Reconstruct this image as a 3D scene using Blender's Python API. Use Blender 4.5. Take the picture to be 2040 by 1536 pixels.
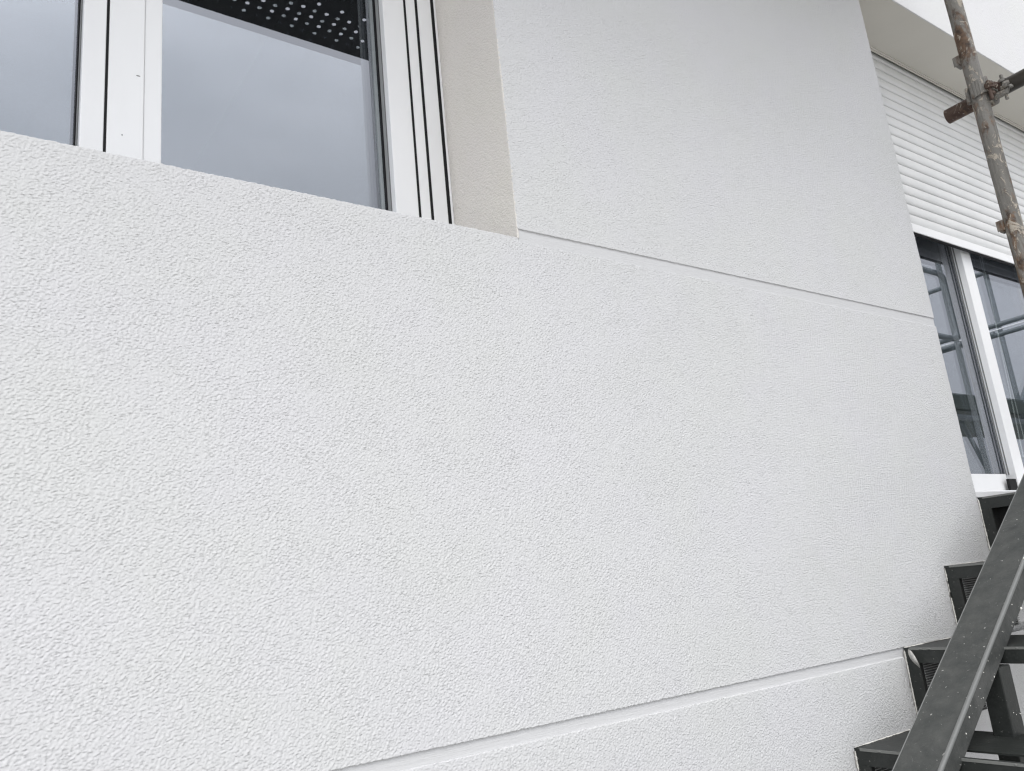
import bpy, bmesh, math, random
import numpy as np
from mathutils import Vector, Matrix

for o in list(bpy.data.objects):
    bpy.data.objects.remove(o)
random.seed(4)
C = bpy.context.scene.collection
SC = bpy.context.scene

# ------------------------------------------------------------------ camera
D = 1.15            # metres from the lens to the rendered wall; lengths below are in this unit
EYE = 1.62          # height of the lens over the ground
cd = bpy.data.cameras.new('camera')
cam = bpy.data.objects.new('camera', cd)
C.objects.link(cam)
Rm = Matrix(((0.81638925, -0.06546518, -0.57377949),
             (-0.56935748, -0.2575149, -0.78071642),
             (-0.09664703, 0.96405414, -0.24750549)))
cam.matrix_world = Matrix.Translation((0, 0, EYE)) @ Rm.to_4x4()
cd.sensor_width = 36
cd.lens = 28.923
cd.clip_start = 0.02
cd.clip_end = 2000
SC.camera = cam

# ------------------------------------------------------------------ light
SUN_EL, SUN_AZ = math.radians(56), math.radians(-32)     # azimuth from -Y towards -X
w = bpy.data.worlds.new('World')
SC.world = w
w.use_nodes = True
nt = w.node_tree
nt.nodes.clear()
def N(t, typ, **kw):
    n = t.nodes.new(typ)
    for k, v in kw.items():
        setattr(n, k, v)
    return n
out = N(nt, 'ShaderNodeOutputWorld')
bg = N(nt, 'ShaderNodeBackground')
bg.inputs['Strength'].default_value = 0.1
sky = N(nt, 'ShaderNodeTexSky', sky_type='NISHITA')
sky.sun_disc = False
sky.sun_elevation = SUN_EL
sundir = Vector((math.sin(SUN_AZ) * math.cos(SUN_EL), -math.cos(SUN_AZ) * math.cos(SUN_EL), math.sin(SUN_EL)))
sky.sun_rotation = math.atan2(sundir.x, sundir.y)
tc = N(nt, 'ShaderNodeTexCoord')
mp = N(nt, 'ShaderNodeMapping')
mp.inputs['Scale'].default_value = (1.2, 1.2, 3.0)
nz = N(nt, 'ShaderNodeTexNoise')
nz.inputs['Scale'].default_value = 1.7
nz.inputs['Detail'].default_value = 3.5
nz.inputs['Roughness'].default_value = 0.42
rp = N(nt, 'ShaderNodeValToRGB')
rp.color_ramp.interpolation = 'EASE'
rp.color_ramp.elements[0].position = 0.25
rp.color_ramp.elements[0].color = (6.9, 7.1, 7.55, 1)
rp.color_ramp.elements[1].position = 0.75
rp.color_ramp.elements[1].color = (11.4, 11.45, 11.9, 1)
sp = N(nt, 'ShaderNodeSeparateXYZ')
gr = N(nt, 'ShaderNodeMapRange')         # an overcast sky is brighter overhead than at the horizon
gr.inputs['From Min'].default_value = 0.0
gr.inputs['From Max'].default_value = 0.8
gr.inputs['To Min'].default_value = 0.62
gr.inputs['To Max'].default_value = 1.3
mul = N(nt, 'ShaderNodeMixRGB', blend_type='MULTIPLY')
mul.inputs[0].default_value = 1
mx = N(nt, 'ShaderNodeMixRGB')
mx.inputs[0].default_value = 0.9
L = nt.links.new
L(tc.outputs['Generated'], mp.inputs[0]); L(mp.outputs[0], nz.inputs['Vector']); L(nz.outputs['Fac'], rp.inputs[0])
L(tc.outputs['Generated'], sp.inputs[0]); L(sp.outputs['Z'], gr.inputs['Value'])
L(rp.outputs[0], mul.inputs[1]); L(gr.outputs[0], mul.inputs[2])
L(sky.outputs[0], mx.inputs[1]); 
dp = N(nt, 'ShaderNodeVectorMath', operation='DOT_PRODUCT')      # the cloud glows round the hidden sun
dp.inputs[1].default_value = (-0.80, -0.33, 0.50)
gl = N(nt, 'ShaderNodeMapRange')
gl.inputs['From Min'].default_value = -0.3; gl.inputs['From Max'].default_value = 1.0
gl.inputs['To Min'].default_value = 0.85; gl.inputs['To Max'].default_value = 2.6
mu2 = N(nt, 'ShaderNodeMixRGB', blend_type='MULTIPLY'); mu2.inputs[0].default_value = 1
L(tc.outputs['Generated'], dp.inputs[0]); L(dp.outputs['Value'], gl.inputs['Value'])
L(mul.outputs[0], mu2.inputs[1]); L(gl.outputs[0], mu2.inputs[2]); L(mu2.outputs[0], mx.inputs[2])
L(mx.outputs[0], bg.inputs['Color']); L(bg.outputs[0], out.inputs[0])

sl = bpy.data.lights.new('sun', 'SUN')
sl.energy = 1.15
sl.angle = math.radians(30)
sl.color = (1.0, 0.95, 0.88)
so = bpy.data.objects.new('sun', sl)
C.objects.link(so)
so.rotation_euler = (-sundir).to_track_quat('-Z', 'Y').to_euler()

SC.view_settings.view_transform = 'Standard'
SC.view_settings.look = 'None'
SC.view_settings.exposure = -0.06
SC.view_settings.gamma = 1
SC.render.engine = 'CYCLES'
SC.cycles.max_bounces = 10
SC.cycles.transparent_max_bounces = 12
SC.cycles.filter_width = 1.3
SC.cycles.use_adaptive_sampling = False
SC.cycles.sample_clamp_indirect = 4

# ------------------------------------------------------------------ helpers
def T(x, y, z):
    return (x * D, y * D, z * D + EYE)

class MB:
    """collects shapes (in units of D, relative to the lens) into one mesh object"""
    def __init__(s):
        s.v, s.f, s.smooth = [], [], []
    def add(s, vs, fs, sm=False):
        b = len(s.v)
        s.v += [T(*p) for p in vs]
        s.f += [tuple(b + i for i in f) for f in fs]
        s.smooth += [sm] * len(fs)
        return s
    def box(s, x0, x1, y0, y1, z0, z1):
        vs = [(x, y, z) for x in (x0, x1) for y in (y0, y1) for z in (z0, z1)]
        return s.add(vs, [(0, 1, 3, 2), (4, 6, 7, 5), (0, 4, 5, 1), (2, 3, 7, 6), (0, 2, 6, 4), (1, 5, 7, 3)])
    def quad(s, a, b, c, d):
        return s.add([a, b, c, d], [(0, 1, 2, 3)])
    def prism(s, ring, d):
        """extrude a planar ring of points by vector d"""
        n = len(ring)
        vs = list(ring) + [(p[0] + d[0], p[1] + d[1], p[2] + d[2]) for p in ring]
        fs = [tuple(range(n))[::-1], tuple(range(n, 2 * n))]
        fs += [(i, (i + 1) % n, n + (i + 1) % n, n + i) for i in range(n)]
        return s.add(vs, fs)
    def tube(s, p, q, r, n=24, wall=None, wob=0):
        p, q = Vector(p), Vector(q)
        ax = (q - p).normalized()
        u = ax.orthogonal().normalized(); v = ax.cross(u)
        seg = 1 if not wob else max(2, int((q - p).length / 0.03))
        rings = []
        for k in range(seg + 1):
            c = p.lerp(q, k / seg)
            rings.append([tuple(c + (u * math.cos(a) + v * math.sin(a)) * (r + (random.uniform(-wob, wob) if wob else 0)))
                          for a in [2 * math.pi * i / n for i in range(n)]])
        vs = [x for R in rings for x in R]
        fs = [(k * n + i, k * n + (i + 1) % n, (k + 1) * n + (i + 1) % n, (k + 1) * n + i) for k in range(seg) for i in range(n)]
        s.add(vs, fs, True)
        if wall:                              # open pipe: inner skin and the two end rims
            ri = r - wall
            for c, R, inw in ((p, rings[0], 1), (q, rings[-1], -1)):
                inner = [tuple(c + (Vector(x) - c) * (ri / r)) for x in R]
                deep = [tuple(Vector(x) + ax * inw * 0.12) for x in inner]
                s.add(R + inner + deep, [(i, (i + 1) % n, n + (i + 1) % n, n + i) for i in range(n)]
                      + [(n + i, n + (i + 1) % n, 2 * n + (i + 1) % n, 2 * n + i) for i in range(n)]
                      + [tuple(range(2 * n, 3 * n))])
        else:
            s.add(rings[0], [tuple(range(n))[::-1]]); s.add(rings[-1], [tuple(range(n))])
        return s
    def path(s, pts, r, n=12):
        for a, b in zip(pts[:-1], pts[1:]):
            s.tube(a, b, r, n)
            s.ball(b, r)
        return s
    def ball(s, c, r, sq=(1, 1, 1), n=8, m=6, rough=0):
        vs = []
        for j in range(m + 1):
            th = math.pi * j / m
            for i in range(n):
                ph = 2 * math.pi * i / n
                k = r * (1 + (random.uniform(-rough, rough) if rough else 0))
                vs.append((c[0] + k * sq[0] * math.sin(th) * math.cos(ph), c[1] + k * sq[1] * math.sin(th) * math.sin(ph), c[2] + k * sq[2] * math.cos(th)))
        fs = [(j * n + i, (j + 1) * n + i, (j + 1) * n + (i + 1) % n, j * n + (i + 1) % n) for j in range(m) for i in range(n)]
        return s.add(vs, fs, True)
    def build(s, name, m, parent=None, bevel=0, seg=2, label=None):
        me = bpy.data.meshes.new(name)
        me.from_pydata(s.v, [], s.f)
        me.polygons.foreach_set('use_smooth', s.smooth)
        me.update()
        o = bpy.data.objects.new(name, me)
        C.objects.link(o)
        me.materials.append(m)
        bm = bmesh.new(); bm.from_mesh(me)
        bmesh.ops.recalc_face_normals(bm, faces=bm.faces)
        bm.to_mesh(me); bm.free()
        if parent: attach(o, parent)
        if bevel:
            b = o.modifiers.new('bevel', 'BEVEL'); b.width = bevel; b.segments = seg; b.limit_method = 'ANGLE'
            b.angle_limit = math.radians(40)
        if label: o['label'] = label
        return o

def attach(o, parent):
    o.parent = parent
    bpy.context.view_layer.update()
    o.matrix_parent_inverse = parent.matrix_world.inverted()

def thing(name, label, cat, loc, group=None):
    o = bpy.data.objects.new(name, None)
    C.objects.link(o); o.location = loc; o.empty_display_size = 0.1
    o['label'] = label; o['category'] = cat
    if group: o['group'] = group
    bpy.context.view_layer.update()
    return o

# ------------------------------------------------------------------ materials
def mat(name, col, rough=0.5, metal=0, spec=None):
    m = bpy.data.materials.new(name); m.use_nodes = True
    b = m.node_tree.nodes['Principled BSDF']
    b.inputs['Base Color'].default_value = (*col, 1)
    b.inputs['Roughness'].default_value = rough
    b.inputs['Metallic'].default_value = metal
    if spec is not None: b.inputs['Specular IOR Level'].default_value = spec
    return m, m.node_tree, b
def obco(t, scale=(1, 1, 1)):
    c = N(t, 'ShaderNodeTexCoord'); p = N(t, 'ShaderNodeMapping'); p.inputs['Scale'].default_value = scale
    t.links.new(c.outputs['Object'], p.inputs[0]); return p.outputs[0]
def noise(t, vec, s, det=3, rough=0.5, dist=0):
    n = N(t, 'ShaderNodeTexNoise'); n.inputs['Scale'].default_value = s; n.inputs['Detail'].default_value = det
    n.inputs['Roughness'].default_value = rough; n.inputs['Distortion'].default_value = dist
    t.links.new(vec, n.inputs['Vector']); return n.outputs['Fac']
def ramp(t, fac, stops):
    r = N(t, 'ShaderNodeValToRGB'); e = r.color_ramp.elements
    while len(e) < len(stops): e.new(0.5)
    for i, (p, c) in enumerate(stops):
        e[i].position = p; e[i].color = (*c, 1) if len(c) == 3 else c
    t.links.new(fac, r.inputs[0]); return r.outputs[0]
def mix(t, fac, a, b, mode='MIX'):
    n = N(t, 'ShaderNodeMixRGB', blend_type=mode)
    for s, v in ((n.inputs[0], fac), (n.inputs[1], a), (n.inputs[2], b)):
        if hasattr(v, 'links'): t.links.new(v, s)
        elif isinstance(v, (int, float)): s.default_value = v
        else: s.default_value = (*v, 1)
    return n.outputs[0]
def bump(t, b, h, dist, strength=1):
    n = N(t, 'ShaderNodeBump'); n.inputs['Distance'].default_value = dist; n.inputs['Strength'].default_value = strength
    t.links.new(h, n.inputs['Height']); t.links.new(n.outputs[0], b.inputs['Normal']); return n

def plaster(name, col, dist=0.0012, coarse=True):
    m, t, b = mat(name, col, 0.92, spec=0.2)
    v = obco(t, (0.75, 0.75, 1.25))
    fine = noise(t, v, 420, 3, 0.6, 0.4)
    big = noise(t, obco(t), 2.3, 4, 0.5)
    c = ramp(t, big, [(0.3, tuple(k * 0.99 for k in col)), (0.7, tuple(min(1, k * 1.008) for k in col))])
    c = mix(t, 0.5, c, ramp(t, fine, [(0.3, (0.965, 0.965, 0.965)), (0.6, (1, 1, 1))]), 'MULTIPLY')
    t.links.new(c, b.inputs['Base Color'])
    pat = noise(t, obco(t), 4.5, 3, 0.6)
    c = mix(t, ramp(t, pat, [(0.35, (0, 0, 0)), (0.65, (1, 1, 1))]), mix(t, 1.0, c, (0.992, 0.996, 0.982), 'MULTIPLY'), mix(t, 1.0, c, (0.995, 0.992, 1.0), 'MULTIPLY'))
    t.links.new(c, b.inputs['Base Color'])
    if coarse:                                  # far panels without modelled grain
        co = noise(t, v, 150, 3, 0.6, 0.6)
        s = N(t, 'ShaderNodeMath', operation='ADD'); t.links.new(fine, s.inputs[0])
        k = N(t, 'ShaderNodeMath', operation='MULTIPLY'); k.inputs[1].default_value = 2.2
        t.links.new(co, k.inputs[0]); t.links.new(k.outputs[0], s.inputs[1])
        bump(t, b, s.outputs[0], dist)
    else:
        bump(t, b, fine, dist)
    return m
WALL = (0.668, 0.671, 0.672)
M = {}
M['plaster'] = plaster('white_plaster', WALL, 0.00012, False)
M['plaster_far'] = plaster('white_plaster_far', WALL, 0.0022)
M['beige_plaster'] = plaster('beige_plaster', (0.765, 0.735, 0.69), 0.00012, False)
m, t, b = mat('smooth_white_paint', (0.635, 0.638, 0.639), 0.7, spec=0.3)
h = noise(t, obco(t, (6, 6, 90)), 6, 4, 0.6); bump(t, b, h, 0.0008); M['paint'] = m
m, t, b = mat('beige_paint', (0.56, 0.525, 0.46), 0.75, spec=0.3)
t.links.new(ramp(t, noise(t, obco(t), 3, 4), [(0.3, (0.58, 0.56, 0.51)), (0.7, (0.63, 0.61, 0.555))]), b.inputs['Base Color']); M['beige_paint'] = m
m, t, b = mat('white_pvc', (0.82, 0.825, 0.83), 0.33, spec=0.5)
t.links.new(ramp(t, noise(t, obco(t, (1, 1, 0.4)), 9, 5, 0.6), [(0.35, (0.85, 0.855, 0.855)), (0.65, (0.885, 0.89, 0.89))]), b.inputs['Base Color'])
bump(t, b, noise(t, obco(t), 30, 2), 0.0002); M['pvc'] = m
m, t, b = mat('shutter_aluminium', (0.70, 0.705, 0.70), 0.42, spec=0.5)
t.links.new(ramp(t, noise(t, obco(t, (0.5, 1, 1)), 12, 5, 0.65), [(0.3, (0.66, 0.67, 0.665)), (0.6, (0.72, 0.725, 0.72)), (0.9, (0.73, 0.735, 0.73))]), b.inputs['Base Color']); M['shutter'] = m
M['rubber'] = mat('black_rubber', (0.012, 0.012, 0.013), 0.6, spec=0.2)[0]
M['grey_rubber'] = mat('grey_gasket', (0.16, 0.165, 0.165), 0.55)[0]
M['side_shade'] = mat('shaded_stile_side', (0.33, 0.335, 0.33), 0.5)[0]  # grey stands in for shade on the white stile's side face
M['silicone'] = mat('white_silicone', (0.72, 0.70, 0.67), 0.5)[0]
M['room'] = mat('dark_room', (0.035, 0.037, 0.038), 0.9)[0]
m, t, b = mat('black_deck', (0.02, 0.021, 0.024), 0.8)
t.links.new(ramp(t, noise(t, obco(t), 90, 5, 0.7), [(0.4, (0.017, 0.018, 0.021)), (0.72, (0.03, 0.031, 0.034)), (0.8, (0.12, 0.12, 0.12))]), b.inputs['Base Color']); M['deck'] = m

def glass(name, k, tint):
    m = bpy.data.materials.new(name); m.use_nodes = True; t = m.node_tree; t.nodes.clear()
    o = N(t, 'ShaderNodeOutputMaterial'); tr = N(t, 'ShaderNodeBsdfTransparent'); gl = N(t, 'ShaderNodeBsdfGlossy')
    tr.inputs[0].default_value = (*tint, 1); gl.inputs['Roughness'].default_value = 0.0
    gl.inputs['Color'].default_value = (0.90, 0.93, 1.0, 1)
    fr = N(t, 'ShaderNodeLayerWeight'); fr.inputs['Blend'].default_value = 0.5
    pw = N(t, 'ShaderNodeMath', operation='POWER'); pw.inputs[1].default_value = 3.0
    a = N(t, 'ShaderNodeMath', operation='ADD'); a.inputs[1].default_value = k; a.use_clamp = True
    t.links.new(fr.outputs['Facing'], pw.inputs[0])
    ms = N(t, 'ShaderNodeMixShader')
    t.links.new(pw.outputs[0], a.inputs[0]); t.links.new(a.outputs[0], ms.inputs[0])
    t.links.new(tr.outputs[0], ms.inputs[1]); t.links.new(gl.outputs[0], ms.inputs[2]); t.links.new(ms.outputs[0], o.inputs[0])
    return m
M['glass'] = glass('coated_glass', 0.205, (0.93, 0.96, 0.95))

# dark painted steel with dust, scratches and plaster spatter
m, t, b = mat('dark_steel', (0.075, 0.08, 0.077), 0.5, 0.0, 0.45)
v = obco(t)
base = ramp(t, noise(t, v, 27, 7, 0.66, 0.2), [(0.30, (0.036, 0.040, 0.038)), (0.5, (0.053, 0.056, 0.053)), (0.72, (0.074, 0.077, 0.072))])
dust = ramp(t, noise(t, v, 75, 5, 0.7, 1.2), [(0.62, (0, 0, 0)), (0.76, (0.6, 0.6, 0.6))])
base = mix(t, dust, base, (0.16, 0.165, 0.158))
spk = ramp(t, noise(t, v, 160, 2, 0.4, 0.6), [(0.73, (0, 0, 0)), (0.765, (1, 1, 1))])
base = mix(t, spk, base, (0.42, 0.42, 0.4))
t.links.new(base, b.inputs['Base Color'])
t.links.new(ramp(t, noise(t, v, 22, 4), [(0.3, (0.38,) * 3), (0.7, (0.62,) * 3)]), b.inputs['Roughness'])
bump(t, b, noise(t, v, 60, 5, 0.7), 0.0015); M['steel'] = m
m, t, b = mat('black_steel', (0.03, 0.033, 0.031), 0.5, 0.0, 0.4)
v = obco(t)
base = ramp(t, noise(t, v, 20, 6, 0.65, 0.5), [(0.3, (0.017, 0.020, 0.018)), (0.6, (0.027, 0.030, 0.028)), (0.8, (0.05, 0.053, 0.05))])
spk = ramp(t, noise(t, v, 190, 2, 0.4, 0.6), [(0.70, (0, 0, 0)), (0.76, (1, 1, 1))])
base = mix(t, spk, base, (0.16, 0.16, 0.15))
t.links.new(base, b.inputs['Base Color']); bump(t, b, noise(t, v, 70, 4, 0.6), 0.001); M['black_steel'] = m
M['edge'] = mat('dusty_steel_edge', (0.17, 0.175, 0.165), 0.6)[0]
M['edge_glint'] = mat('sky_glint_steel', (0.17, 0.175, 0.17), 0.35)[0]  # paler than the beam: sky reflected on its edges, put into the colour
M['mesh'] = mat('grey_mesh', (0.22, 0.225, 0.22), 0.5)[0]
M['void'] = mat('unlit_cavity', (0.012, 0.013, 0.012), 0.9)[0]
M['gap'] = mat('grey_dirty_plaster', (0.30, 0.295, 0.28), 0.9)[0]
M['splash'] = mat('plaster_splash', (0.74, 0.73, 0.68), 0.8)[0]
m, t, b = mat('masking_tape', (0.5, 0.48, 0.44), 0.5)
t.links.new(ramp(t, noise(t, obco(t), 60, 4, 0.6), [(0.3, (0.22, 0.24, 0.235)), (0.5, (0.5, 0.49, 0.46)), (0.66, (0.74, 0.72, 0.67))]), b.inputs['Base Color']); M['tape'] = m

def tubemat(name, stops, streak, fleck):
    m, t, b = mat(name, (0.3, 0.3, 0.28), 0.62, 0.0, 0.4)
    v = obco(t, streak)
    c = ramp(t, noise(t, v, 16, 7, 0.66, 0.8), stops)
    rust = ramp(t, noise(t, obco(t, (1, 1, 0.45)), 19, 6, 0.7, 0.5), [(0.50, (0, 0, 0)), (0.60, (1, 1, 1))])
    c = mix(t, rust, c, ramp(t, noise(t, obco(t), 50, 4), [(0.35, (0.06, 0.042, 0.032)), (0.65, (0.20, 0.125, 0.078))]))
    pl = ramp(t, noise(t, obco(t, (1, 1, 0.6)), 34, 6, 0.72, 1.0), [(fleck, (0, 0, 0)), (fleck + 0.03, (1, 1, 1))])
    c = mix(t, pl, c, (0.42, 0.375, 0.31))
    t.links.new(c, b.inputs['Base Color'])
    bump(t, b, noise(t, obco(t, (1, 1, 0.6)), 34, 6, 0.72, 1.0), 0.006)
    return m
M['tube'] = tubemat('weathered_tube', [(0.3, (0.07, 0.064, 0.055)), (0.45, (0.165, 0.158, 0.142)), (0.58, (0.24, 0.232, 0.212)), (0.70, (0.17, 0.125, 0.09))], (1, 1, 0.12), 0.555)
M['rusty'] = tubemat('rusty_tube', [(0.3, (0.035, 0.022, 0.017)), (0.5, (0.075, 0.045, 0.034)), (0.7, (0.12, 0.085, 0.065))], (1, 0.3, 1), 0.58)
M['dark_tube'] = mat('dark_tube', (0.035, 0.03, 0.023), 0.5)[0]
M['far_tube'] = mat('grey_tube', (0.13, 0.15, 0.155), 0.5)[0]
M['far_deck'] = mat('dark_green_board', (0.06, 0.075, 0.065), 0.7)[0]
m, t, b = mat('concrete', (0.42, 0.41, 0.39), 0.9)
t.links.new(ramp(t, noise(t, obco(t), 3, 7, 0.6), [(0.3, (0.36, 0.355, 0.34)), (0.7, (0.47, 0.46, 0.44))]), b.inputs['Base Color']); M['concrete'] = m

# ------------------------------------------------------------------ ground
g = bpy.data.meshes.new('ground'); R_ = 400
g.from_pydata([(-R_, -R_, 0), (R_, -R_, 0), (R_, R_, 0), (-R_, R_, 0)], [], [(0, 1, 2, 3)])
go = bpy.data.objects.new('ground', g); C.objects.link(go); g.materials.append(M['concrete'])
go['kind'] = 'structure'

# ------------------------------------------------------------------ rendered wall panels with modelled grain
rng = np.random.default_rng(11)
def field(nu, nv, du, lu, lv, bw=0.45):
    """band-limited noise, wavelengths lu x lv metres"""
    a = rng.standard_normal((nv, nu))
    fu = np.fft.rfftfreq(nu, du)[None, :] * lu
    fv = np.fft.fftfreq(nv, du)[:, None] * lv
    k = np.hypot(fu, fv)
    H = np.exp(-((np.log(np.maximum(k, 1e-6))) ** 2) / (2 * bw ** 2))
    r = np.fft.irfft2(np.fft.rfft2(a) * H, s=(nv, nu))
    return r / r.std()

def grain(name, m, parent, o, u, v, n, lu, lv, du, amp, hole=None, aniso=2.1, lam=0.0034, label=None, skirt=0.0035):
    """a rendered face: origin o, unit directions u, v, outward normal n (metres); hole(U,V) masks cells out"""
    nu, nv = int(lu / du) + 1, int(lv / du) + 1
    nu += nu % 2; nv += nv % 2
    U = np.linspace(0, lu, nu)[None, :].repeat(nv, 0); V = np.linspace(0, lv, nv)[:, None].repeat(nu, 1)
    a = field(nu, nv, du, lam * aniso, lam)
    b = field(nu, nv, du, lam * 2.1 * aniso, lam * 2.0)
    c = field(nu, nv, du, lam * 1.2, lam * 0.62, 0.3)
    e = field(nu, nv, du, 0.16, 0.12, 0.5)
    lim = 1.0 + 0.08 * np.clip(e, -1.5, 1.5)
    h = amp * lim * (0.80 * np.clip(a, -1.7, 1.8) + 0.36 * np.clip(b, -1.4, 1.6) + 0.16 * c)
    sag = -0.09 * lam * np.clip(a + 0.35 * b, -1.4, 1.4) if du < 0.002 else 0
    sag = sag * np.clip(np.minimum(V, lv - V) / 0.010, 0, 1)
    e2 = field(nu, nv, du, 0.5, 0.4, 0.5); h = h + 0.00025 * e2
    ju = field(nu, nv, du, 0.011, 0.011) * 0.0003; jv = field(nu, nv, du, 0.014, 0.011) * 0.0003
    o, u, v, n = (np.array(q, float) for q in (o, u, v, n))
    P = o + (U + ju)[..., None] * u + (V + jv + sag)[..., None] * v + h[..., None] * n
    keep = np.ones((nv - 1, nu - 1), bool)
    if hole is not None:
        keep &= ~hole(0.5 * (U[:-1, :-1] + U[1:, 1:]), 0.5 * (V[:-1, :-1] + V[1:, 1:]))
    idx = np.arange(nu * nv).reshape(nv, nu)
    q = np.stack([idx[:-1, :-1], idx[:-1, 1:], idx[1:, 1:], idx[1:, :-1]], -1)[keep]
    # free edges get a returned lip so that the panel has thickness
    def free(k1, k2):
        return k1 & ~k2
    kp = np.pad(keep, 1)
    c0 = kp[1:-1, 1:-1]
    lips = []
    for sh, (ea, eb) in (((0, 1), (0, 1)), ((2, 1), (2, 3)), ((1, 0), (3, 0)), ((1, 2), (1, 2))):
        nb = kp[sh[0]:sh[0] + nv - 1, sh[1]:sh[1] + nu - 1]
        cells = np.stack([idx[:-1, :-1], idx[:-1, 1:], idx[1:, 1:], idx[1:, :-1]], -1)[free(c0, nb)]
        lips.append(np.stack([cells[:, ea], cells[:, eb]], -1))
    E = np.concatenate(lips)
    pts = P.reshape(-1, 3)
    uq, inv = np.unique(E, return_inverse=True); inv = inv.reshape(E.shape)
    back = pts[uq] - n * skirt
    base = len(pts)
    lf = np.stack([E[:, 1], E[:, 0], base + inv[:, 0], base + inv[:, 1]], -1)
    allp = np.concatenate([pts, back]); F = np.concatenate([q, lf]).astype(np.int32)
    used = np.unique(F); rem = np.full(len(allp), -1, np.int64); rem[used] = np.arange(len(used))
    allp = allp[used]; F = rem[F].astype(np.int32)
    me = bpy.data.meshes.new(name)
    me.vertices.add(len(allp)); me.vertices.foreach_set('co', allp.astype(np.float32).ravel())
    me.loops.add(F.size); me.loops.foreach_set('vertex_index', F.ravel())
    me.polygons.add(len(F)); me.polygons.foreach_set('loop_start', np.arange(0, F.size, 4, dtype=np.int32))
    me.polygons.foreach_set('loop_total', np.full(len(F), 4, np.int32))
    sm = np.ones(len(F), bool); sm[len(q):] = False
    me.polygons.foreach_set('use_smooth', sm)
    me.update(calc_edges=True)
    ob = bpy.data.objects.new(name, me); C.objects.link(ob); me.materials.append(m)
    attach(ob, parent)
    if label: ob['label'] = label
    return ob

house = thing('house', 'white rough rendered house with two recessed windows and smooth horizontal joint bands', 'house', (0, D, 0))
XR, XC, XE = 0.7786, 2.112, 4.0        # right edge of the left window, wall corner, far side of the right opening
ZS, ZL = 0.5751, 1.65                   # sill, lintel / soffit
ux, uz, ny = (1, 0, 0), (0, 0, 1), (0, -1, 0)
DU = 0.0013
AMP = 0.00040
x0 = -0.25
z0 = -0.178 * D + EYE
grain('plaster_panel', M['plaster'], house, (x0, D, z0), ux, uz, ny, 2.62 * D - x0, (ZS + 0.178) * D, DU, AMP,
      hole=lambda U, V: ((U + x0 > XR * D) & (V > (0.5685 + 0.178) * D)) | ((U + x0 > XC * D) & (V > (0.1224 + 0.178) * D)))
grain('plaster_panel', M['plaster'], house, (XR * D, D, 0.592 * D + EYE), ux, uz, ny, (XC - XR) * D, (ZL + 0.05 - 0.592) * D, DU, AMP * 0.95)
grain('plaster_panel', M['plaster'], house, (x0, D, -0.75 * D + EYE), ux, uz, ny, 2.62 * D - x0, (0.75 - 0.196) * D, DU, AMP)
grain('plaster_panel', M['plaster'], house, (XC * D, D, ZL * D + EYE), ux, uz, ny, 1.5 * D, 0.75 * D, 0.003, 0.00022, lam=0.010,
      label='bright plaster band over the recessed window')
# smooth bands set back in the joints
p = MB(); p.box(XR - 0.0001, XC - 0.001, 1.0024, 1.011, 0.560, 0.600); p.build('joint_band', M['paint'], house)
p = MB(); p.box(-0.3, 1.6599 + 0.01, 1.0026, 1.011, -0.205, -0.170); p.build('joint_band', M['paint'], house)
# beige reveal of the left window
grain('window_reveal', M['beige_plaster'], house, (XR * D - 0.0007, D + 0.0004, 0.5751 * D + EYE), (0, 1, 0), uz, (-1, 0, 0), 0.1885 * D, (ZL - 0.5751) * D, 0.0013, 0.00036, lam=0.0036, label='beige rendered side of the left window opening')
# plain masonry behind and around the modelled panels
p = MB()
p.box(XR + 0.012, XC - 0.002, 1.012, 1.5, 0.50, 3.2)
p.box(-3.0, XC - 0.002, 1.012, 1.5, -EYE / D, 0.5685)
p.box(XC - 0.002, 5.5, 1.012, 1.5, -EYE / D, 0.10)
p.box(XC - 0.002, 5.5, 1.012, 1.16, ZL + 0.015, 3.2)
p.box(XE + 0.01, 5.5, 1.012, 1.5, 0.10, ZL + 0.015)
p.build('masonry', M['plaster_far'], house)
p = MB()
p.box(-3.0, x0 / D, 1.0, 1.011, -EYE / D, ZS); p.box(x0 / D, 5.5, 1.0, 1.011, -EYE / D, -0.752)
p.box(2.622, 5.5, 1.0, 1.011, -0.752, 0.1224)
p.box(-3.0, XC, 1.0, 1.011, ZL + 0.0503, 3.2); p.box(XC, XC + 1.5, 1.0, 1.011, ZL + 0.7503, 3.2)
p.box(XC + 1.5005, 5.5, 1.0, 1.011, ZL, 3.2); p.box(XE, 5.5, 1.0, 1.011, 0.1226, ZL - 0.0002)
p.box(-3.0, -1.4, 1.0, 1.5, ZS + 0.0005, ZL); p.box(-1.3999, XR - 0.0005, 1.0, 1.165, ZL, ZL + 0.0498)
p.build('outer_plaster', M['plaster_far'], house)
# beige linings: soffit, sides
p = MB()
p.box(XC + 0.001, XE, 1.003, 1.166, ZL, ZL + 0.02)
p.box(XC + 0.001, XE, 1.1665, 1.172, ZL - 0.002, ZL + 0.02)
p.box(XC + 0.001, XE, 1.1725, 1.1775, ZL - 0.0045, ZL + 0.02)
p.build('soffit', M['beige_paint'], house, bevel=0.0008, label='smooth beige underside above the roller shutter')
p = MB(); p.box(XE - 0.002, XE + 0.009, 1.002, 1.3, 0.13, ZL - 0.001); p.build('window_reveal', M['beige_plaster'], house, label='beige far side of the recessed opening')
p = MB(); p.box(XC - 0.001, XC + 0.004, 1.011, 1.3, 0.125, ZL - 0.006); p.build('window_reveal', M['beige_plaster'], house)

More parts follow.
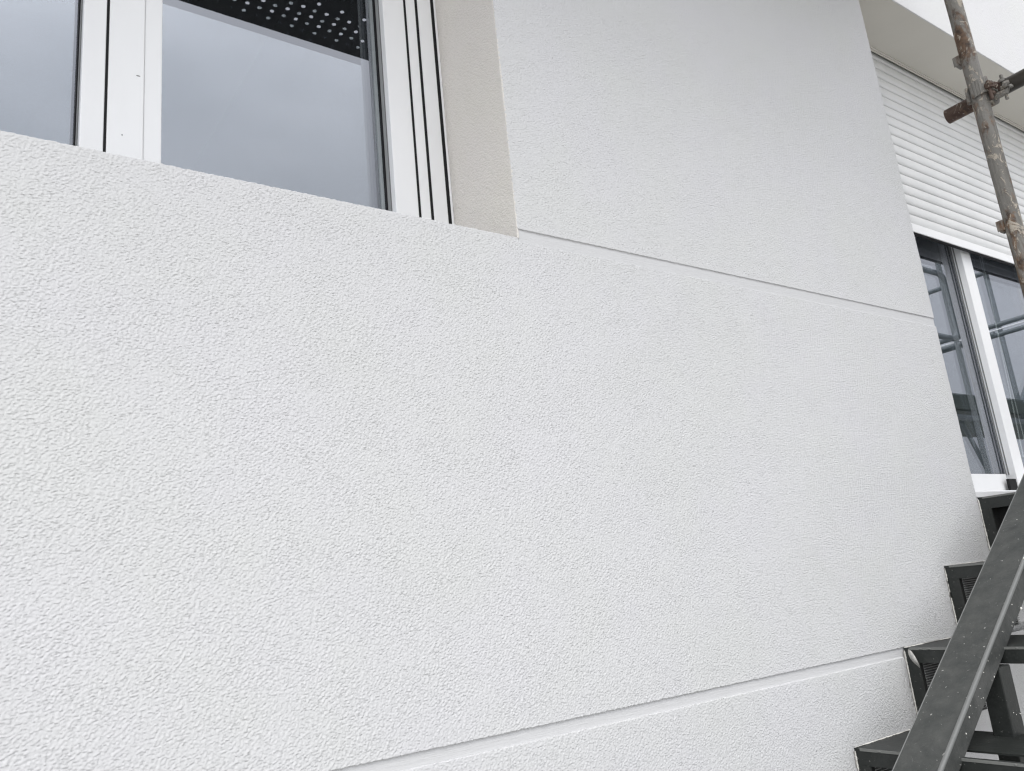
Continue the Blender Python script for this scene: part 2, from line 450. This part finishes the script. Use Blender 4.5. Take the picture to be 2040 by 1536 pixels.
# ------------------------------------------------------------------ left window
YF = 1.19
wl = MB()
ztop = 1.62
wl.box(0.7094, 0.7294, YF - 0.0004, 1.26, 0.585, ztop)       # outer frame stile
wl.box(0.7358, 0.7659, YF - 0.001, 1.26, 0.585, ztop)        # shutter guide
wl.box(0.7737, 0.7786, YF - 0.0012, 1.26, 0.575, ztop)
wl.box(-1.38, 0.7776, 1.2005, 1.26, 0.577, 0.612)
win = wl.build('window', M['pvc'], house, bevel=0.0012, label='white sliding window with two dark panes')
p = MB()
p.box(0.6574, 0.7041, YF, 1.25, 0.612, ztop)                 # right stile of the right sash
p.box(0.1833, 0.2338, YF, 1.25, 0.612, ztop)
p.box(0.2343, 0.2601, YF + 0.0025, 1.25, 0.612, ztop)
p.box(0.2601, 0.6574, YF + 0.0015, 1.25, 0.612, 0.645)
p.build('sash', M['pvc'], win, bevel=0.0018, seg=3)
p = MB()
p.box(0.1478, 0.1793, YF, 1.25, 0.612, ztop)
p.box(-1.33, 0.1478, YF + 0.0015, 1.25, 0.612, 0.645)
p.box(-1.38, -1.33, YF, 1.25, 0.612, ztop)
p.build('sash', M['pvc'], win, bevel=0.0018, seg=3)
for b6 in ((0.7042, 0.7093, YF + 0.0015), (0.1794, 0.1832, YF + 0.0015), (0.7295, 0.7357, YF + 0.0010), (0.7660, 0.7736, YF + 0.0002)):
    p = MB(); p.box(b6[0], b6[1], b6[2], 1.25, 0.612, ztop); p.build('gasket', M['rubber'], win)
for xx, s_ in ((0.6574, -1), (0.2601, 1), (0.1478, -1)):
    for e0, e1, y0_, y1_, mm in ((0.0004, 0.0030, 1.2185, 1.2258, 'rubber'), (0.0002, 0.0012, 1.2065, 1.2180, 'side_shade'), (0.0002, 0.0016, 1.2050, 1.2062, 'grey_rubber')):  # middle strip paints the stile side's shade; the other two are gaskets
        a, b_ = sorted((xx + s_ * e0, xx + s_ * e1)); p = MB(); p.box(a, b_, y0_, y1_, 0.645, ztop); p.build('gasket', M[mm], win)
def pane(x0_, x1_, z0_, z1_, y_, parent, gap=0.017):
    for yy in (y_, y_ + gap):
        p = MB(); p.quad((x0_, yy, z0_), (x1_, yy, z0_), (x1_, yy, z1_), (x0_, yy, z1_)); p.build('pane', M['glass'], parent)
pane(0.2580, 0.6600, 0.64, 1.63, 1.226, win)
pane(-1.335, 0.1500, 0.64, 1.63, 1.226, win)
p = MB(); p.ball((0.2251, YF - 0.0001, 0.826), 0.0024, (1.3, 0.12, 0.4)); p.build('dirt_mark', M['grey_rubber'], win)
p = MB(); p.ball((0.2043, YF - 0.0001, 0.7185), 0.0012, (0.8, 0.25, 1)); p.build('dirt_mark', M['grey_rubber'], win)

# ------------------------------------------------------------------ rooms behind the glass
def room(x0_, x1_, z0_, z1_, y0_, y1_):
    p = MB()
    p.box(x0_, x1_, y1_, y1_ + 0.02, z0_, z1_); p.box(x0_ - 0.02, x0_, y0_, y1_, z0_, z1_); p.box(x1_, x1_ + 0.02, y0_, y1_, z0_, z1_)
    p.box(x0_, x1_, y0_, y1_, z0_ - 0.02, z0_); p.box(x0_, x1_, y0_, y1_, z1_, z1_ + 0.02)
    return p.build('interior', M['room'], house)
room(-1.6, 0.80, 0.55, 1.80, 1.262, 3.4)
room(2.08, 4.10, 0.05, 1.80, 1.262, 3.4)

# ------------------------------------------------------------------ roller shutters
def shutter(xa, xb, zb, zt, y, name_label):
    pitch, n = 0.03606, 14
    prof = [(y + 0.004, zb + 0.0305)]
    z = zb + 0.0312
    while z < zt:
        for k in range(n + 1):
            f = k / n
            prof.append((y - 0.0052 * math.sin(math.pi * f) ** 0.55 * (1 - 0.25 * f), z + f * (pitch - 0.0022)))
        prof.append((y + 0.0045, z + pitch - 0.0018)); prof.append((y + 0.0045, z + pitch - 0.0003))
        z += pitch
    vs = [(xa, a, b_) for a, b_ in prof] + [(xb, a, b_) for a, b_ in prof]
    m_ = len(prof)
    p = MB(); p.add(vs, [(i, i + 1, m_ + i + 1, m_ + i) for i in range(m_ - 1)])
    p.box(xa, xb, y + 0.006, y + 0.010, zb + 0.03, zt)
    sh = p.build('roller_shutter', M['shutter'], house, label=name_label)
    q = MB(); q.box(xa, xb, y - 0.0062, y + 0.0085, zb, zb + 0.0296); q.build('bottom_rail', M['pvc'], sh, bevel=0.0015)
    q = MB(); q.box(xa, xb, y - 0.0030, y + 0.0075, zb - 0.0035, zb - 0.0002); q.build('rubber_seal', M['rubber'], sh)
    return sh
shutter(XC + 0.006, XE - 0.004, 0.995, ZL + 0.05, 1.193, 'half closed white slatted roller shutter')
shutter(-1.38, 0.745, 1.27, ZL + 0.03, 1.19, 'raised white roller shutter over the left window')
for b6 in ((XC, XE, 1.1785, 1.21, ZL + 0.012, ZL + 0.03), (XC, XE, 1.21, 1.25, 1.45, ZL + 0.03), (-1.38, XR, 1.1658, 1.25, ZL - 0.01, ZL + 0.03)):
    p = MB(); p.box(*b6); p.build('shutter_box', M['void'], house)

# ------------------------------------------------------------------ right window
p = MB()
p.box(XC + 0.005, XE - 0.003, 1.198, 1.258, 0.1400, 0.1695)
p.box(XE - 0.07, XE - 0.003, 1.205, 1.258, 0.1700, 1.44)
p.box(XC + 0.005, XE - 0.003, 1.212, 1.258, 1.40, 1.47)
win2 = p.build('window', M['pvc'], house, bevel=0.0015, label='white framed window under the half closed shutter')
p = MB()
p.box(2.855, 2.923, 1.215, 1.2465, 0.1705, 1.40)
p.box(2.855, 2.8565, 1.2140, 1.2150, 0.1705, 1.40)
p.build('mullion', M['pvc'], win2, bevel=0.002, seg=3)
p = MB()
p.box(XC + 0.006, 2.804, 1.222, 1.2465, 0.1710, 0.2245)
p.build('sash', M['pvc'], win2, bevel=0.002, seg=3)
p = MB()
p.box(2.924, XE - 0.07, 1.222, 1.2465, 0.1710, 0.2245)
p.build('sash', M['pvc'], win2, bevel=0.002, seg=3)
p = MB()
p.box(2.8525, 2.8548, 1.2335, 1.2360, 0.2245, 1.40); p.box(2.8525, 2.8548, 1.2415, 1.2440, 0.2245, 1.40)
p.box(2.8045, 2.8075, 1.2235, 1.245, 0.1710, 0.2245)
p.build('gasket', M['grey_rubber'], win2)
pane(XC + 0.006, 2.8548, 0.2200, 1.41, 1.2470, win2, 0.012)
pane(2.9225, XE - 0.068, 0.2200, 1.41, 1.2360, win2, 0.016)
p = MB(); p.box(2.772, 2.823, 1.2035, 1.2125, 0.1697, 0.2065); p.build('stopper', M['rubber'], win2, bevel=0.002)
p = MB()
p.tube((3.255, 1.30, 1.40), (3.150, 1.302, 0.30), 0.0022, 8); p.tube((3.236, 1.31, 1.40), (3.185, 1.30, 0.30), 0.0016, 8)
p.build('blind_cord', M['pvc'], win2)
p = MB(); p.box(XC - 0.02, XE - 0.004, 1.002, 1.1975, 0.1255, 0.1395); p.box(XC - 0.02, XE - 0.004, 1.006, 1.1975, 0.1225, 0.1252)
p.build('window_sill', M['pvc'], house, bevel=0.0012)

# ------------------------------------------------------------------ steel staircase
stair = thing('staircase', 'black steel staircase rising along the white wall with open framed steps', 'staircase', (1.6 * D, 0.7 * D, 0))
X0, Z0, RUN, RISE = 1.6599, -0.1821, 0.2275, 0.1515
YO = 0.18
def step(k):
    x, z = X0 + k * RUN, Z0 + k * RISE
    last = 1.0 + 0.0
    zb = z - RISE
    bar, side = 0.0265, 0.0265
    r = MB()
    r.box(x, x + 0.0045, YO, last, z - bar, z - 0.0002)                       # top bar of the riser frame
    r.box(x, x + 0.0045, last - side, last, zb + 0.0045, z - bar)             # bar against the wall
    r.box(x, x + 0.0045, YO, YO + side, zb + 0.0045, z - bar)
    rf = r.build('riser_frame', M['black_steel'], stair, bevel=0.0006)
    t_ = MB()
    xe = x + RUN + (0.0 if k < 2 else 1.9)
    if k == -1:
        t_.box(x, x + 0.012, YO, last, z, z + 0.003); t_.box(x + 0.062, xe, YO, last, z, z + 0.003)
        t_.box(x + 0.012, x + 0.062, 0.90, last, z, z + 0.003); t_.box(x + 0.012, x + 0.062, YO, YO + 0.03, z, z + 0.003)
    else:
        t_.box(x, xe - 0.0006, YO, last, z, z + 0.003)
    tr = t_.build('tread', M['black_steel'], stair)
    e = MB(); e.box(x - 0.0012, x + 0.0006, YO, last - 0.012, z - 0.001, z + 0.0035)
    for _ in range(10):
        e.ball((x - 0.001, random.uniform(0.62, 0.98), z + 0.001), random.uniform(0.0012, 0.003), (0.5, 1.6, 0.8), rough=0.3)
    e.build('nosing', M['edge'], tr)
    if -3 <= k <= 2:                                                           # mesh grille by the wall behind the opening
        g_ = MB()
        if k < 2:
            zz = zb + 0.006
            while zz < z - 0.006:
                g_.tube((x + 0.006, 0.968, zz), (x + RUN - 0.004, 0.968, zz), 0.00075, 6); zz += 0.0047
            xx = x + 0.008
            while xx < x + RUN - 0.006:
                g_.tube((xx, 0.9695, zb + 0.005), (xx, 0.9695, z - 0.004), 0.0003, 5); xx += 0.0036
            g_.build('grille', M['mesh'], rf)
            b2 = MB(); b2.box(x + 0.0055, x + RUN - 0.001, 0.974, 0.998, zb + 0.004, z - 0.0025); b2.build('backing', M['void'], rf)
        else:
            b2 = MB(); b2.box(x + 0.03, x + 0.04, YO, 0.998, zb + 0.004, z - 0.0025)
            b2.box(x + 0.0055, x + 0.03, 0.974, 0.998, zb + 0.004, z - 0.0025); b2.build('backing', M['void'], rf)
for k in range(-7, 3):
    step(k)
# box beam lying on the nosings, and the post under it
sl_ = RISE / RUN
yl, yr, zt0, th = 0.882, 0.800, -1.249, 0.047
xa, xb = 0.55, 2.75
p = MB()
zt = lambda x: zt0 + 0.668 * x
p.prism([(xa, yl, zt(xa)), (xa, yr, zt(xa)), (xa, yr, zt(xa) - th), (xa, yl, zt(xa) - th)], (xb - xa, 0, 0.668 * (xb - xa)))
beam = p.build('stringer', M['steel'], stair, bevel=0.003, seg=3, label='wide dark grey box beam spattered with plaster')
q = MB(); q.tube((xa, yr + 0.0035, zt(xa) - 0.0028), (xb, yr + 0.0035, zt(xb) - 0.0028), 0.0042, 16); q.build('edge_glint_bar', M['edge_glint'], beam, label='pale rounded edge of the beam')  # added rods, their pale colour stands for the glint along both edges
q = MB(); q.tube((xa, yl - 0.0008, zt(xa) - 0.0012), (xb, yl - 0.0008, zt(xb) - 0.0012), 0.0013, 10); q.build('edge_glint_bar', M['edge_glint'], beam)
p = MB()
def drop(x, y, r, sq=(1, 1, 0.5)):
    p.ball((x, y, zt(x) + 0.0005), r, sq, rough=0.15)
for _ in range(12):
    x_ = random.uniform(1.3, 2.5); drop(x_, random.uniform(yr + 0.004, yl - 0.004), random.uniform(0.0004, 0.0011))
drop(1.83, 0.801, 0.0034, (1.2, 1, 1.1)); drop(2.245, 0.828, 0.0045, (1.4, 0.8, 0.3))
for _ in range(46):
    x_ = random.uniform(1.3, 2.4); p.ball((x_, yr - 0.0002, zt(x_) - random.uniform(0.006, th - 0.003)), random.uniform(0.0005, 0.0016), (1.3, 0.5, random.uniform(0.5, 1.6)), rough=0.2)
for x_ in (1.76, 1.80, 1.97, 2.1): p.ball((x_, yr - 0.0006, zt(x_) - th + 0.002), 0.0028, (1.2, 0.6, 1), rough=0.2)
p.build('plaster_spatter', M['splash'], beam)['kind'] = 'stuff'
p = MB(); p.box(1.624, 1.668, 0.801, 0.8385, -EYE / D, zt(1.63) - th - 0.003); p.build('post', M['black_steel'], stair, bevel=0.002, label='square post carrying the beam')
q = MB()
for _ in range(16): q.ball((1.625 + random.uniform(0, 0.042), 0.8008, random.uniform(-0.5, -0.24)), random.uniform(0.0006, 0.0016), (1.2, 0.5, 1), rough=0.2)
q.build('plaster_spatter', M['splash'], bpy.data.objects['post'])['kind'] = 'stuff'

# ragged filler where the render meets the steel
def ragged(pts, w0, w1, side, name, m, th=0.0016):
    """torn bead along pts; side = direction in which its ragged rim reaches"""
    p = MB(); vs = []
    k = 0.5
    for q in pts:
        k = min(1, max(0, k + random.uniform(-0.45, 0.45)))
        w_ = w0 + (w1 - w0) * k ** 3
        for f, d in ((-0.25, 0.0002), (0.35, th), (1, 0.0001)):
            vs.append((q[0] + side[0] * w_ * f, q[1] - d, q[2] + side[2] * w_ * f))
    n = len(pts)
    p.add(vs, [(3 * i + j, 3 * i + j + 1, 3 * i + j + 4, 3 * i + j + 3) for i in range(n - 1) for j in range(2)])
    return p.build(name, m, house)
for k in (-1, 0, 1, 2):
    x, z = X0 + k * RUN, Z0 + k * RISE
    n = 70
    ragged([(x - 0.0012, 0.9992, z - 0.002 - RISE * 0.93 * i / n) for i in range(n)], 0.0, 0.0065, (1, 0, 0), 'plaster_edge', M['splash'], 0.0022)
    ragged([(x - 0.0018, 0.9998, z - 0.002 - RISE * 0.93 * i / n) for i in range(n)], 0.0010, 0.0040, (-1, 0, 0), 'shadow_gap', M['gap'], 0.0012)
    if k < 2:
        ragged([(x + (RUN - 0.006) * i / n, 0.9990, z + 0.0042) for i in range(n)], 0.0003, 0.0028, (0, 0, -1), 'plaster_edge', M['splash'], 0.0020)

# curled tape on the third riser
tp = MB()
pts = []
for i in range(13):
    f = i / 12
    yc = 0.984 - 0.0135 * f - 0.004 * math.sin(math.pi * f)
    zc = -0.183 - 0.032 * f
    wd = 0.0068 * math.sin(math.pi * min(1, 0.12 + f * 0.86)) ** 0.7 + 0.0006
    bow = -0.003 - 0.010 * math.sin(math.pi * f)
    pts.append(((X0 + bow, yc + wd, zc + 0.001), (X0 + bow - 0.004, yc - wd, zc - 0.001)))
vs = [a for pr in pts for a in pr]
tp.add(vs, [(2 * i, 2 * i + 1, 2 * i + 3, 2 * i + 2) for i in range(12)], True)
to = tp.build('tape_strip', M['tape'])
to['label'] = 'curled scrap of pale tape peeling off the black stair riser beside the lower joint'
to['category'] = 'tape'
sd = to.modifiers.new('thickness', 'SOLIDIFY'); sd.thickness = 0.0012

# ------------------------------------------------------------------ scaffold
rt = 0.0483 / 2 / D
sc = thing('scaffold', 'rusty weathered scaffold pole with a cross tube clamped to it, standing before the roller shutter', 'scaffold', (2.28 * D, 0.825 * D, 0))
px, py = 2.280, 0.825
p = MB(); p.tube((px, py, -EYE / D), (px, py, 3.1), rt, 32, wob=0.0005); pole = p.build('pole', M['tube'], sc, label='paint spattered upright scaffold pole')
for zc in (1.315, 0.815, 0.315, 1.815):
    p = MB()
    p.prism([(px - 0.012, py + rt - 0.003, zc - 0.015), (px - 0.012, py + rt + 0.0105, zc - 0.015), (px - 0.012, py + rt + 0.0125, zc - 0.004),
             (px - 0.012, py + rt + 0.0105, zc + 0.015), (px - 0.012, py + rt - 0.003, zc + 0.013)], (0.022, 0, 0))
    p.box(px - 0.015, px - 0.0122, py + rt - 0.004, py + rt + 0.0150, zc - 0.012, zc + 0.017)
    p.build('lug', M['tube'], pole, bevel=0.002)
tx, tz = 2.322, 1.205
p = MB(); p.tube((tx, 0.932, tz), (tx, 0.775, tz), rt * 1.0, 32, wall=0.0035); p.build('cross_tube_end', M['rusty'], sc, label='rusty open end of the cross tube with white paint')
p = MB(); p.tube((tx, 0.7749, tz), (tx, -1.3, tz), rt * 0.985, 32); p.build('cross_tube', M['dark_tube'], sc, label='dark cross tube running out over the camera')
# right-angle coupler
p = MB()
for k in range(24):                         # band round the pole
    a0, a1 = 2 * math.pi * k / 24, 2 * math.pi * (k + 1) / 24
    if 0.35 < (k / 24) < 0.42: continue
    r0, r1 = rt + 0.0005, rt + 0.0105
    zz = lambda a: 1.214 + 0.010 * math.sin(a + 2.1)
    ring = [(px + r * math.cos(a), py + r * math.sin(a), zz(a) + dz) for a, r, dz in
            ((a0, r0, -0.022), (a0, r1, -0.024), (a0, r1 - 0.002, 0.022), (a0, r0, 0.022), (a1, r0, -0.022), (a1, r1, -0.024), (a1, r1 - 0.002, 0.022), (a1, r0, 0.022))]
    p.add(ring, [(0, 1, 2, 3), (4, 7, 6, 5), (0, 4, 5, 1), (1, 5, 6, 2), (2, 6, 7, 3), (3, 7, 4, 0)], True)
for k in range(24):                         # band round the cross tube
    a0, a1 = 2 * math.pi * k / 24, 2 * math.pi * (k + 1) / 24
    r0, r1 = rt + 0.0005, rt + 0.0115
    yc = 0.822
    ring = [(tx + r * math.cos(a), yc + dy, tz + r * math.sin(a)) for a, r, dy in
            ((a0, r0, -0.019), (a0, r1, -0.019), (a0, r1, 0.019), (a0, r0, 0.019), (a1, r0, -0.019), (a1, r1, -0.019), (a1, r1, 0.019), (a1, r0, 0.019))]
    p.add(ring, [(0, 1, 2, 3), (4, 7, 6, 5), (0, 4, 5, 1), (1, 5, 6, 2), (2, 6, 7, 3), (3, 7, 4, 0)], True)
p.box(px - 0.010, px + 0.022, py - rt - 0.020, py - rt - 0.002, 1.192, 1.216)
p.box(px - 0.016, px - 0.002, py - rt - 0.024, py - rt + 0.004, 1.205, 1.213)
cp = p.build('coupler', M['tube'], sc, bevel=0.0015, label='rusted coupler gripping pole and cross tube')
bz = 1.193
p = MB()
p.tube((px - 0.010, py - rt - 0.012, bz - 0.030), (px - 0.010, py - rt - 0.012, bz + 0.026), 0.005, 12)
p.tube((px - 0.010, py - rt - 0.012, bz + 0.002), (px - 0.010, py - rt - 0.012, bz + 0.016), 0.0135, 6)
p.tube((px + 0.006, py - rt - 0.016, bz + 0.024), (px + 0.024, py - rt - 0.024, bz + 0.021), 0.0036, 10)
for c in ((-0.016, -0.018, 0.012), (0.004, -0.022, 0.008), (-0.004, -0.014, -0.010), (0.012, -0.018, 0.018)):
    p.ball((px + c[0], py - rt + c[1], bz + c[2]), random.uniform(0.006, 0.009), rough=0.35)
p.build('bolt', M['rusty'], cp)
p = MB()
p.tube((tx - 0.010, 0.772, tz + rt + 0.012), (tx - 0.010, 0.772, tz - rt - 0.020), 0.0045, 12)
p.tube((tx - 0.012, 0.772, tz - 0.004), (tx - 0.012, 0.772, tz - 0.014), 0.0125, 6)
p.tube((tx - 0.012, 0.772, tz + 0.010), (tx - 0.012, 0.772, tz + 0.018), 0.0105, 6)
for c in ((-0.022, 0.790, 0.012), (-0.026, 0.762, -0.006), (-0.024, 0.752, -0.018), (-0.020, 0.780, -0.020), (-0.022, 0.800, 0.020)):
    p.ball((tx + c[0], c[1], tz + c[2]), random.uniform(0.005, 0.009), rough=0.4)
p.build('bolt', M['tube'], cp, bevel=0.0008)
p = MB()
p.prism([(tx - rt - 0.004, 0.842, tz - 0.030), (tx - rt - 0.004, 0.765, tz - 0.030), (tx - rt - 0.004, 0.758, tz - 0.018), (tx - rt - 0.004, 0.842, tz - 0.010)], (0.012, 0, 0))
p.build('flap', M['tube'], cp, bevel=0.001)

# perforated deck over the camera, seen in the left window's glass
deckz = 1.739
dk = thing('scaffold_deck', 'black perforated scaffold deck overhead, mirrored in the left window pane', 'scaffold deck', (0, 0.6 * D, deckz * D + EYE))
def deck_sheet():
    zd = deckz
    ye = 2.452 - 1.207 * zd
    rows, cols = [], []
    sx, sy = 0.0418 * zd, 0.01765 * zd
    hx, hy, r = sx / 2, sy, 0.0061
    def cell(cx, cy, w_, h_):              # a cell with one round hole
        n = 12
        outer, inner = [], []
        for i in range(n):
            a = 2 * math.pi * i / n + math.pi / n
            c_, s_ = math.cos(a), math.sin(a)
            k = 1 / max(abs(c_) / (w_ / 2), abs(s_) / (h_ / 2))
            outer.append((cx + c_ * k, cy + s_ * k)); inner.append((cx + c_ * r, cy + s_ * r))
        corners = [(cx + sgx * w_ / 2, cy + sgy * h_ / 2) for sgx, sgy in ((1, 1), (-1, 1), (-1, -1), (1, -1))]
        v_ = [(a, b_, zd) for a, b_ in outer + inner + corners]
        f_ = []
        for i in range(n):
            j = (i + 1) % n
            f_.append((i, j, n + j, n + i))
        # fill the corner triangles
        for ci, c_ in enumerate(corners):
            for i in range(n):
                j = (i + 1) % n
                a, b_ = outer[i], outer[j]
                if abs(a[0] - c_[0]) < 1e-9 and abs(b_[1] - c_[1]) < 1e-9 or abs(a[1] - c_[1]) < 1e-9 and abs(b_[0] - c_[0]) < 1e-9:
                    f_.append((i, 2 * n + ci, j))
        p.add(v_, f_)
    xA, xB = 0.3863 * zd - 24 * sx, 0.3863 * zd + 20.5 * sx
    def band(y0_, y1_): p.quad((xA - hx / 2, y0_, zd), (xB, y0_, zd), (xB, y1_, zd), (xA - hx / 2, y1_, zd))
    y = 2.452 - 1.1613 * zd
    p.box(xA - hx / 2, xB, ye, ye + 0.004, zd, zd + 0.05)
    p.box(xA - hx / 2, xB, 1.135, 1.139, zd, zd + 0.05) if False else None
    band(ye + 0.0041, y - hy / 2)
    strip = 0
    while True:
        for rr in range(4):
            yy = y + rr * hy
            off = 0 if rr % 2 == 0 else hx
            n_ = int((xB - xA) / sx)
            for i in range(n_ + 1):
                cx = xA + i * sx + off
                if cx + hx < xB + hx: cell(cx, yy, sx, hy) if cx + hx <= xB + sx else None
        y1 = y + 3.5 * hy
        if y1 + 0.10 + 4 * hy > 0.97:
            band(y1, 0.985); break
        band(y1, y1 + 0.10); y = y1 + 0.10 + hy / 2
p = MB(); deck_sheet()
p.build('deck_sheet', M['deck'], dk)
for xx in (-1.2, -0.3, 0.6, 1.25, 1.8):
    p = MB(); p.box(xx, xx + 0.03, 0.36, 0.98, deckz + 0.004, deckz + 0.04); p.build('cross_rib', M['deck'], dk)

# scaffold bay further along, seen only as a reflection in the right window
Yr = -0.35
fb = thing('scaffold_bay', 'grey scaffold bay with guard frame and dark boards, mirrored in the right window panes', 'scaffold', (6.3 * D, Yr * D, 0))
r2 = 0.0195
p = MB()
for xx in (6.265, 6.985, 5.05): p.tube((xx, Yr, -EYE / D), (xx, Yr, 2.6), r2, 16)
p.build('upright', M['far_tube'], fb)
p = MB()
xr_, xl_, zt_, zb_, rc = 6.19, 5.2, 2.03, 1.515, 0.10
pts = [(xl_, Yr + 0.06, zt_)]
for i in range(7):
    a = math.pi / 2 * (1 - i / 6); pts.append((xr_ - rc + rc * math.cos(a), Yr + 0.06, zt_ - rc + rc * math.sin(a)))
for i in range(7):
    a = -math.pi / 2 * i / 6; pts.append((xr_ - rc + rc * math.cos(a), Yr + 0.06, zb_ + rc + rc * math.sin(a)))
pts.append((xl_, Yr + 0.06, zb_)); p.path(pts, 0.021)
p.build('guard_frame', M['far_tube'], fb)
p = MB()
p.tube((6.265, Yr + 0.25, 1.50), (6.265, Yr - 0.9, 1.50), r2, 12)
p.tube((6.97, Yr + 0.4, 2.185), (6.97, Yr - 0.9, 2.185), r2, 12)
p.tube((6.97, Yr + 0.4, 1.735), (6.97, Yr - 0.9, 1.735), r2, 12)
p.tube((6.97, Yr + 0.4, 1.655), (6.97, Yr - 0.9, 1.655), r2, 12)
p.tube((4.6, Yr + 0.03, 0.925), (8.6, Yr + 0.03, 0.925), 0.0195, 12)
p.build('transom', M['far_tube'], fb)
p = MB(); p.tube((6.96, Yr + 0.4, 1.695), (6.96, Yr - 0.9, 1.695), 0.006, 8); p.build('cable', M['pvc'], fb)
p = MB(); p.box(4.6, 8.6, Yr + 0.0, Yr - 0.7, 0.985, 1.03); p.box(4.6, 8.6, Yr + 0.022, Yr + 0.035, 0.99, 1.10); p.build('deck_board', M['far_deck'], fb)
p = MB(); p.tube((6.05, Yr, 0.90), (6.26, Yr, 0.55), 0.016, 12); p.build('brace', M['far_tube'], fb)
p = MB(); p.tube((7.0, Yr, 1.05), (7.5, Yr, 1.45), 0.03, 12); p.build('brace', M['far_tube'], fb)
